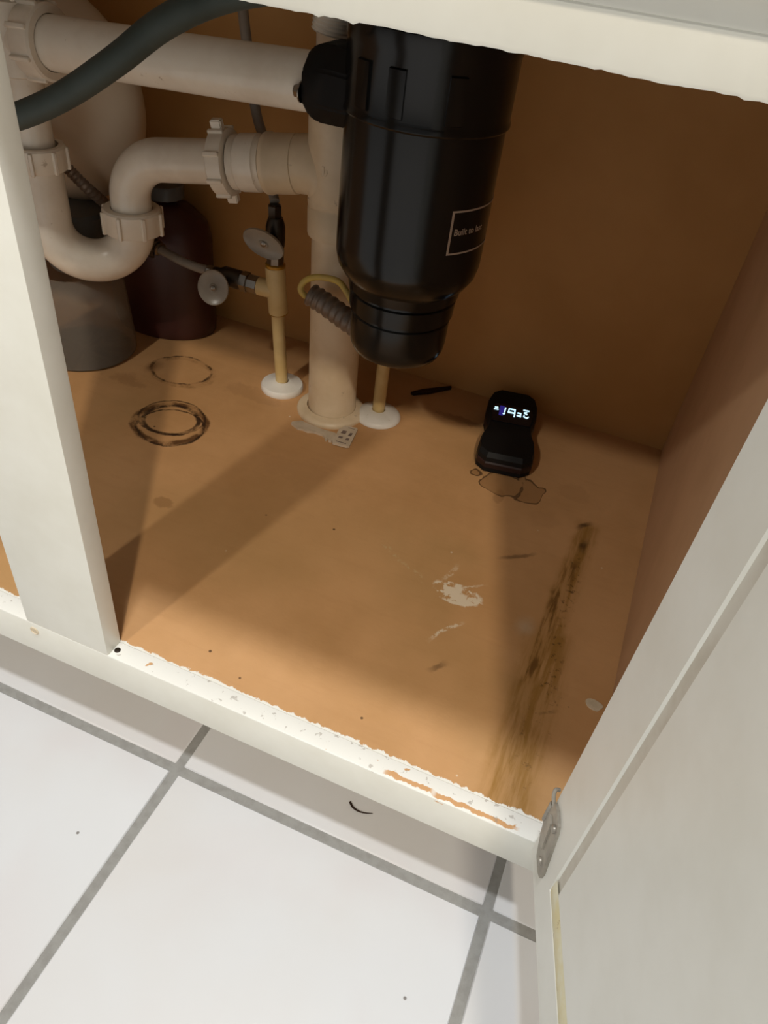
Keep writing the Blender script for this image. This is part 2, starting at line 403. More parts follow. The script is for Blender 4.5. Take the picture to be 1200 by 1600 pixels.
# ------------------------------------------------------------------ sink cabinet
cab = thing('sink_cabinet', 'white painted kitchen sink base cabinet standing open with peeling paint on its bottom rail', 'cabinet', (0, 0, FZ))
XL, XR, YB = -0.50, 0.413, 0.585
mkbox('bottom_panel', (XL, 0.017, -0.018), (XR, YB, 0.0), M['board'], cab, 0)
mkbox('back_panel', (XL - 0.018, YB, -0.10), (XR + 0.018, YB + 0.012, 0.60), M['wood'], cab, 0)
mkbox('side_panel', (XR, 0.017, -0.042), (XR + 0.018, YB, 0.60), M['side'], cab, 0)
mkbox('side_panel', (XL - 0.018, 0.017, -0.042), (XL, YB, 0.60), M['side'], cab, 0)
mkbox('toe_kick', (XL - 0.05, 0.075, FZ), (0.46, 0.093, -0.018), M['paint'], cab, 0)
rail = mkbox('bottom_rail', (XL - 0.05, 0.0, -0.042), (0.46, 0.017, 0.0), M['rail_paint'], cab, 0.0009)
mkbox('centre_stile', (-0.0855, 0.0, 0.0), (0.0, 0.018, 0.489), M['paint'], cab, 0.0012)
mkbox('right_stile', (0.392, 0.0, 0.0), (0.46, 0.017, 0.489), M['paint'], cab, 0.0012)
mkbox('left_stile', (XL - 0.05, 0.0, 0.0), (-0.47, 0.017, 0.489), M['paint'], cab, 0.0012)
# top rail with a ragged, paint-crusted lower edge
bm = bmesh.new(); N = 420; rows = []
for i in range(N + 1):
    x = -0.55 + 1.01 * i / N
    j = noise.noise(Vector((x * 55, 1.3, 0))) * 0.0005 + max(0, noise.noise(Vector((x * 210, 5.2, 0))) - 0.15) * 0.0016 + noise.noise(Vector((x * 300, 2.2, 0))) * 0.0004
    zb = 0.4885 - j
    rows.append([bm.verts.new(p) for p in ((x, 0, 0.5062), (x, 0, zb + 0.0016), (x, 0.0009, zb), (x, 0.016, zb + 0.0003), (x, 0.017, 0.5062))])
for A, B in zip(rows, rows[1:]):
    for k in range(5): bm.faces.new((A[k], B[k], B[(k + 1) % 5], A[(k + 1) % 5]))
bm.faces.new(rows[0]); bm.faces.new(rows[-1][::-1])
obj('top_rail', bm, M['paint'], cab, True, 50)
# false drawer front: lower edge routed back to the rail
bm = bmesh.new()
prof = [(0.0, 0.5064), (-0.001, 0.5066), (-0.0035, 0.511), (-0.0075, 0.5155), (-0.013, 0.5185), (-0.0155, 0.5195), (-0.018, 0.523), (-0.018, 0.598), (0.0, 0.598)]
A = [bm.verts.new((-0.54, y, z)) for y, z in prof]; B = [bm.verts.new((0.45, y, z)) for y, z in prof]
for k in range(len(prof)): bm.faces.new((A[k], B[k], B[(k + 1) % len(prof)], A[(k + 1) % len(prof)]))
bm.faces.new(A); bm.faces.new(B[::-1])
obj('false_drawer_front', bm, M['paint'], cab, True, 30)
mkbox('upper_rail', (XL - 0.05, 0.0, 0.5062), (0.46, 0.017, 0.60), M['paint'], cab, 0)
# plugged screw hole on the rail and a dark disc added for the hole at the stile foot
bm = bmesh.new(); lathe(bm, [(0.0045, 0.0005), (0.0045, -0.0006), (0.0036, -0.0010), (0.003, -0.0004)], (-0.0795, 0.0, -0.0105), (0, 1, 0), 20)
obj('screw_plug', bm, M['flake'], cab)
bm = bmesh.new(); lathe(bm, [(0.0028, -0.0002), (0.0028, 0.0003), (0.002, 0.0006)], (0.0035, 0.0085, 0.0), (0, 0, 1), 14)
obj('hole_disc', bm, M['dark_metal'], cab)

# door swung open on the right: raised inner face, lip behind, recessed panel
D0 = Vector((0.3782, -0.0053, 0.0)); DV = Vector((0.277, -0.9609, 0)).normalized(); DN = Vector((0.9609, 0.277, 0)).normalized()
def dp(s, z, n=0.0): return D0 + DV * s + DN * n + Vector((0, 0, z))
W, Hh = 0.405, 0.485
door_pts = []
bm = bmesh.new()
SW, BW, CH, BH = 0.0480, 0.0435, 0.0090, 0.0165
def loop(pts): return [bm.verts.new(p) for p in pts]
def rect(s0, z0, s1, z1, n): return loop([dp(s0, z0, n), dp(s1, z0, n), dp(s1, z1, n), dp(s0, z1, n)])
L = [rect(-0.010, -0.010, W + 0.010, Hh + 0.010, 0.019), rect(-0.010, -0.010, W + 0.010, Hh + 0.010, 0.0095), rect(0, 0, W, Hh, 0.0095),
     rect(0, 0, W, Hh, 0.002), rect(0.002, 0.002, W - 0.002, Hh - 0.002, 0.0),
     rect(SW - 0.0012, BW - 0.0012, W - SW + 0.0012, Hh - BW + 0.0012, 0.0), rect(SW, BW, W - SW, Hh - BW, 0.0014),
     rect(SW + CH, BW + BH, W - SW - CH, Hh - BW - BH, 0.0014), rect(SW + CH + 0.0012, BW + BH + 0.0012, W - SW - CH - 0.0012, Hh - BW - BH - 0.0012, 0.0004)]
for i, (A, B) in enumerate(zip(L, L[1:])):
    for k in range(4):
        f = bm.faces.new((A[k], A[(k + 1) % 4], B[(k + 1) % 4], B[k]))
        if i == len(L) - 3: f.material_index = 1
bm.faces.new(L[0][::-1]); bm.faces.new(L[-1])
door = obj('door', bm, M['paint'], cab, True, 12)
door.data.materials.append(M['groove'])
bm = bmesh.new(); s0, z0_ = SW + CH + 0.0011, BW + BH + 0.0011
pa = [dp(s0, z0_, 0.0001), dp(W - s0, z0_, 0.0001), dp(W - s0, Hh - z0_, 0.0001), dp(s0, Hh - z0_, 0.0001)]
A = [bm.verts.new(p) for p in pa]; B = [bm.verts.new(p + DN * 0.003) for p in pa]
bm.faces.new(A); bm.faces.new(B[::-1])
for k in range(4): bm.faces.new((A[k], A[(k + 1) % 4], B[(k + 1) % 4], B[k]))
obj('door_panel', bm, M['paint'], door)
# yellowed caulk in the lower groove
bm = bmesh.new(); prev = None; N = 60
for i in range(N + 1):
    s = SW + 0.001 + (W - 2 * SW - 0.002) * i / N
    j = noise.noise(Vector((s * 60, 0, 3))) * 0.0012
    q = [bm.verts.new(p) for p in (dp(s, BW - 0.0010 + j, 0.0004), dp(s, BW + 0.006 + j, -0.0006), dp(s, BW + 0.013 - j, -0.0004), dp(s, BW + BH + 0.001 - j, 0.0003), dp(s, BW + 0.006, 0.0022))]
    if prev:
        for k in range(5): bm.faces.new((prev[k], q[k], q[(k + 1) % 5], prev[(k + 1) % 5]))
    else: bm.faces.new(q)
    prev = q
bm.faces.new(prev[::-1])
ck = obj('caulk_bead', bm, M['caulk'], door); ck['label'] = 'yellowed caulk line with rusty specks'
# hinge: long hexagonal leaf on the door face, knuckle and wrap leaf on the rail end
bm = bmesh.new()
def leaf(pts, n0, n1):
    A = [bm.verts.new(dp(s, z, n0)) for s, z in pts]; B = [bm.verts.new(dp(s, z, n1)) for s, z in pts]
    bm.faces.new(A[::-1]); bm.faces.new(B)
    for k in range(len(pts)): bm.faces.new((A[k], A[(k + 1) % len(pts)], B[(k + 1) % len(pts)], B[k]))
leaf([(0.001, 0.070), (0.004, 0.075), (0.012, 0.079), (0.022, 0.078), (0.025, 0.074), (0.034, 0.034), (0.033, 0.026), (0.027, 0.022), (0.016, 0.022), (0.010, 0.030), (0.006, 0.036), (0.002, 0.045)], -0.0022, 0.0006)
tube(bm, [dp(0.001, 0.046, -0.0016), dp(0.001, 0.068, -0.0016)], 0.0020, 12)
tube(bm, catmull([dp(0.004, 0.070, -0.0012), dp(0.000, 0.076, -0.0028), dp(-0.003, 0.079, -0.002), dp(-0.004, 0.078, 0.001)], 4), 0.0014, 8)
leaf([(0.008, 0.066), (0.0145, 0.066), (0.020, 0.040), (0.014, 0.036)], -0.0034, -0.0022)
for s, z in ((0.020, 0.070), (0.024, 0.032)): lathe(bm, [(0.0030, 0), (0.0028, 0.0012), (0.0016, 0.0018)], dp(s, z, -0.0022), -DN, 12)
obj('hinge', bm, M['hinge'], door)

# unseen countertop added to keep light out of the cabinet top
tag(mkbox('countertop', (XL - 0.07, -0.022, 0.601), (0.48, 0.61, 0.639), M['counter'], None, 0.004), 'unseen white laminate countertop slab added over the sink cabinet to block light', 'countertop')

# ------------------------------------------------------------------ main drain stack (vertical, 2 inch)
dr = thing('drain_stack', 'vertical aged white PVC drain pipe with a sanitary tee rising through the cabinet floor', 'pipe', (0.003, 0.443, 0))
def dax(z): return Vector((0.003 - 0.026 * z, 0.443, z))
bm = bmesh.new(); lathe(bm, [(0.0302, 0.0), (0.0302, 0.245)], dax(0.0), dax(1) - dax(0), 48); obj('pipe', bm, M['pvc_tan'], dr)
bm = bmesh.new(); lathe(bm, [(0.0295, 0.0), (0.0295, 0.15)], dax(0.34), dax(1) - dax(0), 48); obj('pipe', bm, M['pvc'], dr)
ax = dax(1) - dax(0)
bm = bmesh.new(); lathe(bm, [(0.0302, 0), (0.0345, 0.0005), (0.0352, 0.003), (0.0352, 0.028), (0.033, 0.031), (0.033, 0.034)], dax(0.2265), ax, 48); obj('coupling', bm, M['pvc_tan'], dr)
bm = bmesh.new(); lathe(bm, [(0.0325, 0), (0.0350, 0.008), (0.0356, 0.018), (0.0356, 0.080), (0.0352, 0.086), (0.033, 0.092), (0.0310, 0.093)], dax(0.2585), ax, 48)
# side branch sweeping to the left front
BD = (Vector((-0.2485, 0.4085, 0.2615)) - dax(0.2975)).normalized()
J = dax(0.2975)
tube(bm, catmull([J + Vector((0, 0, -0.034)), J + BD * 0.004 + Vector((0, 0, -0.020)), J + BD * 0.018 + Vector((0, 0, -0.005)), J + BD * 0.034, J + BD * 0.054], 8), lambda t, i: 0.0345 - 0.0065 * t, 40)
obj('tee_fitting', bm, M['pvc_tan'], dr)
bm = bmesh.new(); lathe(bm, [(0.0265, 0), (0.0300, 0.0006), (0.0308, 0.003), (0.0308, 0.006), (0.0296, 0.0075), (0.0294, 0.034), (0.027, 0.036)], J + BD * 0.083, -BD, 44); obj('hub', bm, M['pvc_tan'], dr)
bm = bmesh.new(); nv = Vector((-0.25, -0.95, 0.15)).normalized()
lathe(bm, [(0.0052, -0.002), (0.0052, 0.0008), (0.0040, 0.0012)], J + nv * 0.0355 + Vector((0.004, 0, -0.004)), nv, 20); box(bm, tuple(J + nv * 0.0365 + Vector((0.0028, -0.001, -0.0085))), tuple(J + nv * 0.0365 + Vector((0.0052, 0.001, 0.0005)))); obj('moulded_mark', bm, M['pvc_tan'], dr)
e0 = thing('pipe_escutcheon', 'wide grey-white floor flange around the thick drain pipe', 'flange', (0.003, 0.443, 0), 'floor flanges around the pipes')
bm = bmesh.new(); lathe(bm, [(0.0312, 0.0), (0.0435, 0.0), (0.0438, 0.002), (0.0430, 0.0045), (0.0395, 0.0075), (0.0312, 0.0085), (0.0312, 0.0)], (0.002, 0.443, 0), (0, 0, 1), 56, cap=False)
obj('flange_ring', bm, M['pvc_tan'], e0)
# threaded stub behind the disposal
bm = bmesh.new()
pr = [(0.0165, -0.012)]
for k in range(7): pr += [(0.0182, -0.0105 + k * 0.0032), (0.0170, -0.0090 + k * 0.0032)]
pr += [(0.0170, 0.06)]
lathe(bm, pr, (0.0025, 0.388, 0.432), (0.12, 0, 1), 36)
tag(obj('threaded_fitting', bm, M['pvc']), 'white threaded pipe end hanging beside the top of the disposal', 'fitting')

# ------------------------------------------------------------------ P-trap
LL = Vector((-0.322, 0.355, 0)); RL = Vector((-0.2485, 0.4085, 0))
tr = thing('p_trap', 'white PVC P-trap with two slip nuts looping under the left drain tee', 'trap', (-0.285, 0.38, 0.12))
cc = (LL + RL) / 2; hv = (RL - LL) / 2; rr_ = hv.length; hn = hv.normalized()
BR, ZB = 0.0445, 0.1465
pts = [LL + Vector((0, 0, 0.262)), LL + Vector((0, 0, 0.24))]
for k in range(15):
    a = math.pi / 2 * k / 14
    pts.append(LL + hn * (BR * (1 - math.cos(a))) + Vector((0, 0, ZB + BR - BR * math.sin(a))))
for k in range(15):
    a = math.pi / 2 * k / 14
    pts.append(RL + hn * (BR * (math.sin(a) - 1)) + Vector((0, 0, ZB + BR - BR * math.cos(a))))
pts += [RL + Vector((0, 0, 0.196)), RL + Vector((0, 0, 0.204))]
bm = bmesh.new(); tube(bm, pts, 0.0243, 40); obj('u_bend', bm, M['pvc'], tr)
# arm: up from the right leg, elbow, along to the drain tee
h3 = -BD; hd = h3; er = 0.042
hl = (J - RL - Vector((0, 0, 0.2615))).length
z0 = 0.2615
pts = [RL + Vector((0, 0, 0.192)), RL + Vector((0, 0, z0 - er))]
for k in range(1, 15):
    a = math.pi / 2 * k / 14
    pts.append(RL + h3 * (er * (1 - math.cos(a))) + Vector((0, 0, z0 - er + er * math.sin(a))))
pts.append(RL + h3 * (hl - 0.085) + Vector((0, 0, z0)))
bm = bmesh.new(); tube(bm, pts, 0.0226, 40); obj('trap_arm', bm, M['pvc'], tr)
slip_nut('slip_nut', RL + Vector((0, 0, 0.196)), (0, 0, 1), 0.0348, 0.0265, M['pvc'], tr, 8, 0.2)
slip_nut('slip_nut', LL + Vector((0, 0, 0.262)), (0, 0, 1), 0.0318, 0.024, M['pvc'], tr, 8, 0.55)
NP = RL + h3 * 0.1185 + Vector((0, 0, z0))
slip_nut('slip_nut', NP, hd, 0.0345, 0.018, M['pvc'], tr, 8, 0.35)
for k, t in enumerate((R(100), R(280))):
    a_, u_, v_ = frame(hd); d = u_ * math.cos(t) + v_ * math.sin(t); sd = a_.cross(d)
    m = Matrix.Identity(4)
    for i in range(3): m[i][0] = d[i]; m[i][1] = sd[i]; m[i][2] = a_[i]
    m.translation = NP + d * 0.0370
    bm = bmesh.new(); bmesh.ops.create_cube(bm, size=1, matrix=m @ Matrix.Diagonal((0.013, 0.009, 0.012, 1)))
    bmesh.ops.bevel(bm, geom=bm.edges[:], offset=0.0012, segments=2, affect='EDGES')
    obj('nut_wing', bm, M['pvc'], tr)
bm = bmesh.new(); c0 = NP + hd * 0.011
lathe(bm, [(0.0230, 0), (0.0272, 0.0), (0.0272, 0.005), (0.0260, 0.0065), (0.0280, 0.008), (0.0287, 0.010), (0.0287, 0.029), (0.0265, 0.031), (0.0258, 0.0345), (0.0230, 0.0345)], c0, hd, 44); obj('trap_adapter', bm, M['pvc'], tr)
# tail pipe and tee above the left leg
bm = bmesh.new(); lathe(bm, [(0.0202, 0.255), (0.0202, 0.345)], LL, (0, 0, 1), 36); obj('tail_pipe', bm, M['pvc'], tr)
bm = bmesh.new(); lathe(bm, [(0.0212, 0.338), (0.0245, 0.340), (0.0250, 0.346), (0.0250, 0.395), (0.0245, 0.402), (0.0212, 0.404), (0.0212, 0.47)], LL, (0, 0, 1), 40)
TB = Vector((LL.x, 0.356, 0.3695)); TE = Vector((0.0035, 0.357, 0.3867)); td = (TE - TB).normalized()
tube(bm, [TB, TB + td * 0.022], 0.0245, 36)
obj('tee_fitting', bm, M['pvc'], tr)
slip_nut('slip_nut', LL + Vector((0, 0, 0.418)), (0, 0, 1), 0.034, 0.026, M['pvc'], tr, 8, 0.1)
dpz = thing('discharge_pipe', 'long white PVC tube running sideways from the drain tee into the black disposal', 'pipe', (-0.14, 0.357, 0.38))
bm = bmesh.new(); tube(bm, [TB + td * 0.0222, TB + td * 0.20, TE], 0.0238, 40); obj('pipe', bm, M['pvc'], dpz)
slip_nut('slip_nut', TB + td * 0.033, td, 0.0345, 0.024, M['pvc'], dpz, 8, 0.3, 0.0245)

# ------------------------------------------------------------------ garbage disposal
DX, DY = 0.106, 0.357
gd = thing('garbage_disposal', 'black glossy cylindrical garbage disposal hanging beneath the sink', 'disposal', (DX, DY, 0.15))
bm = bmesh.new()
lathe(bm, [(0.034, 0.1610), (0.0405, 0.1612), (0.0448, 0.1640), (0.0478, 0.1705), (0.0490, 0.1790), (0.0494, 0.2025), (0.0478, 0.204), (0.0478, 0.2065), (0.0515, 0.208), (0.0525, 0.2240), (0.0508, 0.2255), (0.0508, 0.2275),
           (0.0540, 0.229), (0.0555, 0.238), (0.0600, 0.2425), (0.0660, 0.252), (0.0682, 0.262), (0.0685, 0.275), (0.0685, 0.380), (0.067, 0.382)], (DX, DY, 0), (0, 0, 1), 72)
obj('body', bm, M['black'], gd, True, 35)
bm = bmesh.new()
lathe(bm, [(0.064, 0.3800), (0.0700, 0.3805), (0.0712, 0.382), (0.0712, 0.3845), (0.0704, 0.386), (0.0702, 0.388), (0.0702, 0.432), (0.0712, 0.434), (0.0712, 0.446), (0.066, 0.449), (0.062, 0.452), (0.062, 0.475), (0.068, 0.477), (0.068, 0.488)], (DX, DY, 0), (0, 0, 1), 72)
obj('upper_housing', bm, M['black'], gd, True, 35)
# raised pads added to stand for reflected highlight blocks on the upper housing
for t0 in (-34, -8, 30):
    bm = bmesh.new(); g = []
    for i in range(9):
        t = R(t0 + 11 * i / 8); d = Vector((math.sin(t), -math.cos(t), 0)); q = []
        for r_, z_ in ((0.069, 0.3885), (0.0722, 0.3900), (0.0722, 0.4225), (0.069, 0.4240)): q.append(bm.verts.new(Vector((DX, DY, z_)) + d * r_))
        g.append(q)
    for A, B in zip(g, g[1:]):
        for k in range(4): bm.faces.new((A[k], A[(k + 1) % 4], B[(k + 1) % 4], B[k]))
    bm.faces.new(g[0]); bm.faces.new(g[-1][::-1])
    obj('highlight_pad', bm, M['black'], gd)
# outlet flange: eight-sided bulge reaching out to the discharge tube
bm = bmesh.new(); rings = []
for (xx, hy, hz, zc) in ((DX - 0.045, 0.042, 0.029, 0.391), (0.030, 0.038, 0.030, 0.391), (0.014, 0.034, 0.0295, 0.390), (0.006, 0.032, 0.026, 0.3895), (0.003, 0.030, 0.023, 0.389)):
    rings.append([bm.verts.new((xx, DY + hy * a, zc + hz * b)) for a, b in ((-1, -.45), (-.55, -1), (.55, -1), (1, -.45), (1, .45), (.55, 1), (-.55, 1), (-1, .45))])
for A, B in zip(rings, rings[1:]):
    for k in range(8): bm.faces.new((A[k], A[(k + 1) % 8], B[(k + 1) % 8], B[k]))
bm.faces.new(rings[0]); bm.faces.new(rings[-1][::-1])
bmesh.ops.bevel(bm, geom=bm.edges[:], offset=0.002, segments=2, affect='EDGES')
obj('outlet_flange', bm, M['black_matt'], gd)
bm = bmesh.new(); lathe(bm, [(0.0085, 0), (0.0085, 0.0012), (0.0055, 0.0014)], (0.003, DY - 0.0255, 0.3835), (-1, 0, 0), 24); lathe(bm, [(0.0052, 0.0), (0.0052, 0.0055), (0.0044, 0.0065)], (0.002, DY - 0.0255, 0.3835), (-1, 0, 0), 6)
obj('bolt', bm, M['chrome'], gd, True, 20)
# label printed round the right of the body
def cyl(t, z, r): return Vector((DX + r * math.sin(t), DY - r * math.cos(t), z))
def strip(bm, t0, z0, t1, z1, th, r, n=24, vert=False):
    prev = None
    for i in range(n + 1):
        f = i / n; t = t0 + (t1 - t0) * f; z = z0 + (z1 - z0) * f
        if vert: q = [cyl(t - th / r / 2, z, r), cyl(t + th / r / 2, z, r)]
        else: q = [cyl(t, z - th / 2, r), cyl(t, z + th / 2, r)]
        q = [bm.verts.new(p) for p in q]
        if prev: bm.faces.new((prev[0], prev[1], q[1], q[0]))
        prev = q
bm = bmesh.new(); T0, T1, Z0, Z1, RL_ = R(47), R(118), 0.2885, 0.3245, 0.0688
strip(bm, T0, Z1, T1, Z1, 0.0016, RL_); strip(bm, T0, Z0, T1, Z0, 0.0016, RL_); strip(bm, T0, Z0 - .0008, T0, Z1 + .0008, 0.0022, RL_, 2, True); strip(bm, T1, Z0 - .0008, T1, Z1 + .0008, 0.0022, RL_, 2, True)
lab = obj('label_frame', bm, M['print'], gd); lab['label'] = 'beige outlined label frame'
fc = bpy.data.curves.new('text', 'FONT'); fc.body = 'Built to last'; fc.size = 0.0078; fc.offset = 0.00012; fc.resolution_u = 3
fo = bpy.data.objects.new('text', fc); COL.objects.link(fo)
bpy.context.view_layer.update()
me = bpy.data.meshes.new_from_object(fo.evaluated_get(bpy.context.evaluated_depsgraph_get()))
bpy.data.objects.remove(fo)
bm = bmesh.new(); bm.from_mesh(me)
for v in bm.verts: v.co = cyl(T0 + 0.045 + v.co.x / RL_, 0.3045 + v.co.y, 0.06885)
obj('label_text', bm, M['print'], gd)

# flexible conduit and its yellow cable
cp = catmull([(-0.008, 0.388, 0.1770), (0.008, 0.387, 0.1725), (0.028, 0.382, 0.1680), (0.046, 0.376, 0.1650), (0.062, 0.372, 0.163)], 24)
bm = bmesh.new(); tube(bm, cp, lambda t, i: 0.0120 + 0.0008 * math.sin(i * 2 * math.pi / 11.0), 24)
tag(obj('flexible_conduit', bm, M['conduit']), 'short ribbed grey flexible conduit entering the lower side of the disposal', 'conduit')
bm = bmesh.new(); tube(bm, catmull([(-0.004, 0.386, 0.176), (-0.012, 0.382, 0.1770), (-0.0165, 0.380, 0.1845), (-0.012, 0.381, 0.194), (-0.001, 0.382, 0.2005), (0.014, 0.382, 0.2035), (0.028, 0.380, 0.2035), (0.038, 0.376, 0.198), (0.048, 0.372, 0.190), (0.06, 0.366, 0.186)], 6), 0.0034, 12)
tag(obj('electrical_cable', bm, M['yellow']), 'yellow electrical cable looping out of the ribbed conduit behind the disposal', 'cable')

# ------------------------------------------------------------------ water supplies
sl = thing('supply_pipe', 'cream CPVC water pipe with a side tee carrying two shutoff valves', 'pipe', (-0.0755, 0.4555, 0), 'cream water supply pipes')
bm = bmesh.new(); tube(bm, [(-0.0755, 0.4555, 0.0), (-0.0812, 0.447, 0.137)], 0.0080, 24); obj('pipe', bm, M['cpvc'], sl)
SUP0 = len(COL.objects)
bm = bmesh.new(); lathe(bm, [(0.0085, -0.037), (0.0116, -0.0365), (0.0118, -0.034), (0.0118, 0.020), (0.0112, 0.022), (0.0085, 0.022)], (-0.0808, 0.4455, 0.1555), (-0.05, -0.07, 1), 28)
tube(bm, [(-0.081, 0.4455, 0.148), (-0.094, 0.445, 0.1475), (-0.1035, 0.4445, 0.1475)], lambda t, i: (0.011, 0.0108, 0.0108)[i], 24); obj('tee_fitting', bm, M['cpvc'], sl)
bm = bmesh.new(); lathe(bm, [(0.0095, 0), (0.0118, 0.001), (0.0118, 0.004), (0.0095, 0.0055)], (-0.0815, 0.444, 0.1765), (0, 0, 1), 24); obj('sealant_ring', bm, M['brass'], sl)
bm = bmesh.new(); lathe(bm, [(0.0112, 0), (0.0120, 0.0008), (0.0112, 0.002)], (-0.0790, 0.4482, 0.1175), (-0.05, -0.07, 1), 24); obj('sealant_ring', bm, M['brass'], sl)

def handle(name, c, nrm, rx, ry, parent, tilt=0.0):
    """shallow oval dish knob with a centre screw"""
    a, u, v = frame(nrm)
    u2 = Vector(tilt) - a * a.dot(Vector(tilt)); u2.normalize(); v2 = a.cross(u2)
    bm = bmesh.new(); prof = [(0.30, -0.004), (0.92, -0.0030), (1.0, 0.0), (0.97, 0.0022), (0.88, 0.0012), (0.45, -0.0004), (0.24, 0.0), (0.20, 0.0012)]
    rings = []
    for r, h in prof:
        rings.append([bm.verts.new(Vector(c) + a * h + u2 * (r * rx * math.cos(t)) + v2 * (r * ry * math.sin(t))) for t in [2 * math.pi * k / 36 for k in range(36)]])
    for A, B in zip(rings, rings[1:]):
        for k in range(36): bm.faces.new((A[k], A[(k + 1) % 36], B[(k + 1) % 36], B[k]))
    bm.faces.new(rings[0][::-1]); bm.faces.new(rings[-1])
    h = obj(name, bm, M['frost'], parent)
    bm = bmesh.new(); lathe(bm, [(0.0032, 0.0), (0.0032, 0.0016), (0.0020, 0.0024)], Vector(c) + a * 0.0004, a, 14); obj('screw', bm, M['chrome'], h)
    return h
# valve on top of the tee
v1 = thing('shutoff_valve', 'upright chrome shutoff valve with a frosted oval knob on top of the cream pipe', 'valve', (-0.081, 0.443, 0.18), 'shutoff valves on the cream pipe')
bm = bmesh.new(); lathe(bm, [(0.0096, 0.0), (0.0104, 0.001), (0.0104, 0.016), (0.009, 0.018)], (-0.0815, 0.444, 0.181), (0, 0, 1), 8); obj('compression_nut', bm, M['chrome'], v1, True, 20)
bm = bmesh.new(); lathe(bm, [(0.0085, 0.0), (0.0105, 0.004), (0.0110, 0.012), (0.0110, 0.026), (0.0095, 0.032), (0.0080, 0.036)], (-0.0815, 0.4438, 0.198), (-0.02, 0.02, 1), 24)
tube(bm, [(-0.081, 0.443, 0.212), (-0.0805, 0.426, 0.2135)], 0.0070, 16); obj('valve_body', bm, M['dark_metal'], v1)
bm = bmesh.new(); lathe(bm, [(0.0078, 0.0), (0.0082, 0.001), (0.0082, 0.013), (0.006, 0.015)], (-0.083, 0.4445, 0.233), (-0.06, 0.05, 1), 6); obj('compression_nut', bm, M['dark_metal'], v1, True, 20)
bm = bmesh.new(); tube(bm, [(-0.0805, 0.428, 0.2135), (-0.0795, 0.414, 0.2125)], 0.0045, 14); obj('valve_stem', bm, M['chrome'], v1)
handle('handle', (-0.0785, 0.411, 0.2155), (0.169, -1.057, -0.119), 0.0245, 0.0150, v1, (0.924, -0.055, -0.373))
# valve on the side branch
v2 = thing('shutoff_valve', 'sideways chrome shutoff valve with a round frosted knob left of the cream pipe', 'valve', (-0.125, 0.444, 0.147), 'shutoff valves on the cream pipe')
bm = bmesh.new(); lathe(bm, [(0.0100, 0), (0.0112, 0.001), (0.0112, 0.013), (0.0100, 0.015)], (-0.1030, 0.4445, 0.1475), (-1, -0.02, 0.02), 8)
lathe(bm, [(0.0105, 0), (0.0122, 0.001), (0.0122, 0.009), (0.0105, 0.010)], (-0.117, 0.4443, 0.1477), (-1, -0.02, 0.02), 6); obj('compression_nut', bm, M['chrome'], v2, True, 20)
bm = bmesh.new(); lathe(bm, [(0.0095, 0), (0.0115, 0.003), (0.0115, 0.024), (0.0080, 0.030), (0.0075, 0.038)], (-0.126, 0.444, 0.148), (-1, -0.04, 0.02), 24)
tube(bm, [(-0.143, 0.443, 0.1485), (-0.1435, 0.424, 0.144)], 0.0068, 16); obj('valve_body', bm, M['dark_metal'], v2)
bm = bmesh.new(); lathe(bm, [(0.0068, 0), (0.0075, 0.001), (0.0075, 0.012), (0.0055, 0.014)], (-0.160, 0.4425, 0.1488), (-1, -0.03, 0.04), 8); obj('compression_nut', bm, M['chrome'], v2, True, 20)
bm = bmesh.new(); tube(bm, [(-0.1435, 0.426, 0.1445), (-0.143, 0.412, 0.1415)], 0.0042, 14); obj('valve_stem', bm, M['chrome'], v2)
handle('handle', (-0.1445, 0.409, 0.1475), (0.30, -0.85, 0.30), 0.0185, 0.0205, v2, (1, 0, 0.2))
# riser tube from the upper valve
bm = bmesh.new(); tube(bm, catmull([(-0.0845, 0.4465, 0.250), (-0.0925, 0.456, 0.259), (-0.1010, 0.469, 0.273), (-0.1135, 0.476, 0.300), (-0.1225, 0.476, 0.322), (-0.1285, 0.476, 0.349), (-0.1337, 0.475, 0.389), (-0.1385, 0.475, 0.426), (-0.141, 0.475, 0.495)], 8), 0.0055, 16)
tag(obj('supply_tube', bm, M['grey_tube']), 'thin grey riser tube climbing from the upright valve to the sink', 'tube')
# tube, barbed fitting and braided hose from the side valve
bh = thing('braided_hose', 'grey supply hose with braided sleeve running from the sideways valve up behind the trap', 'hose', (-0.24, 0.435, 0.15))
bm = bmesh.new(); tube(bm, catmull([(-0.172, 0.4425, 0.1420), (-0.188, 0.443, 0.1415), (-0.210, 0.445, 0.1425), (-0.230, 0.447, 0.1455), (-0.247, 0.448, 0.1490)], 8), 0.0056, 16); obj('tube', bm, M['grey_tube'], bh)
bm = bmesh.new(); fd = Vector((-0.80, 0.18, 0.30)).normalized(); f0 = Vector((-0.243, 0.448, 0.1475))
pr = []
for k in range(4): pr += [(0.0062, k * 0.005), (0.0088, k * 0.005 + 0.0008), (0.0085, k * 0.005 + 0.0030), (0.0060, k * 0.005 + 0.0036)]
lathe(bm, pr, f0, fd, 12); tube(bm, [f0 + fd * 0.012 + Vector((0, -0.006, -0.006)), f0 + fd * 0.012 + Vector((0.003, -0.011, -0.012))], 0.0032, 10); obj('hose_clamp', bm, M['chrome'], bh)
bm = bmesh.new(); bp_ = catmull([f0 + fd * 0.018, (-0.2827, 0.457, 0.1559), (-0.3029, 0.455, 0.1701), (-0.305, 0.433, 0.193), (-0.3102, 0.406, 0.2215), (-0.3273, 0.400, 0.2398), (-0.3468, 0.400, 0.2508), (-0.368, 0.402, 0.270)], 24)
tube(bm, bp_, lambda t, i: 0.0064 + 0.0006 * math.sin(i * 1.6), 14); obj('braided_sleeve', bm, M['conduit'], bh)
for o in list(COL.objects)[SUP0:]:
    if o.type == 'MESH' and (o.parent in (sl, v1, v2) or o.name.startswith('supply_tube')): o.location.z -= 0.0075
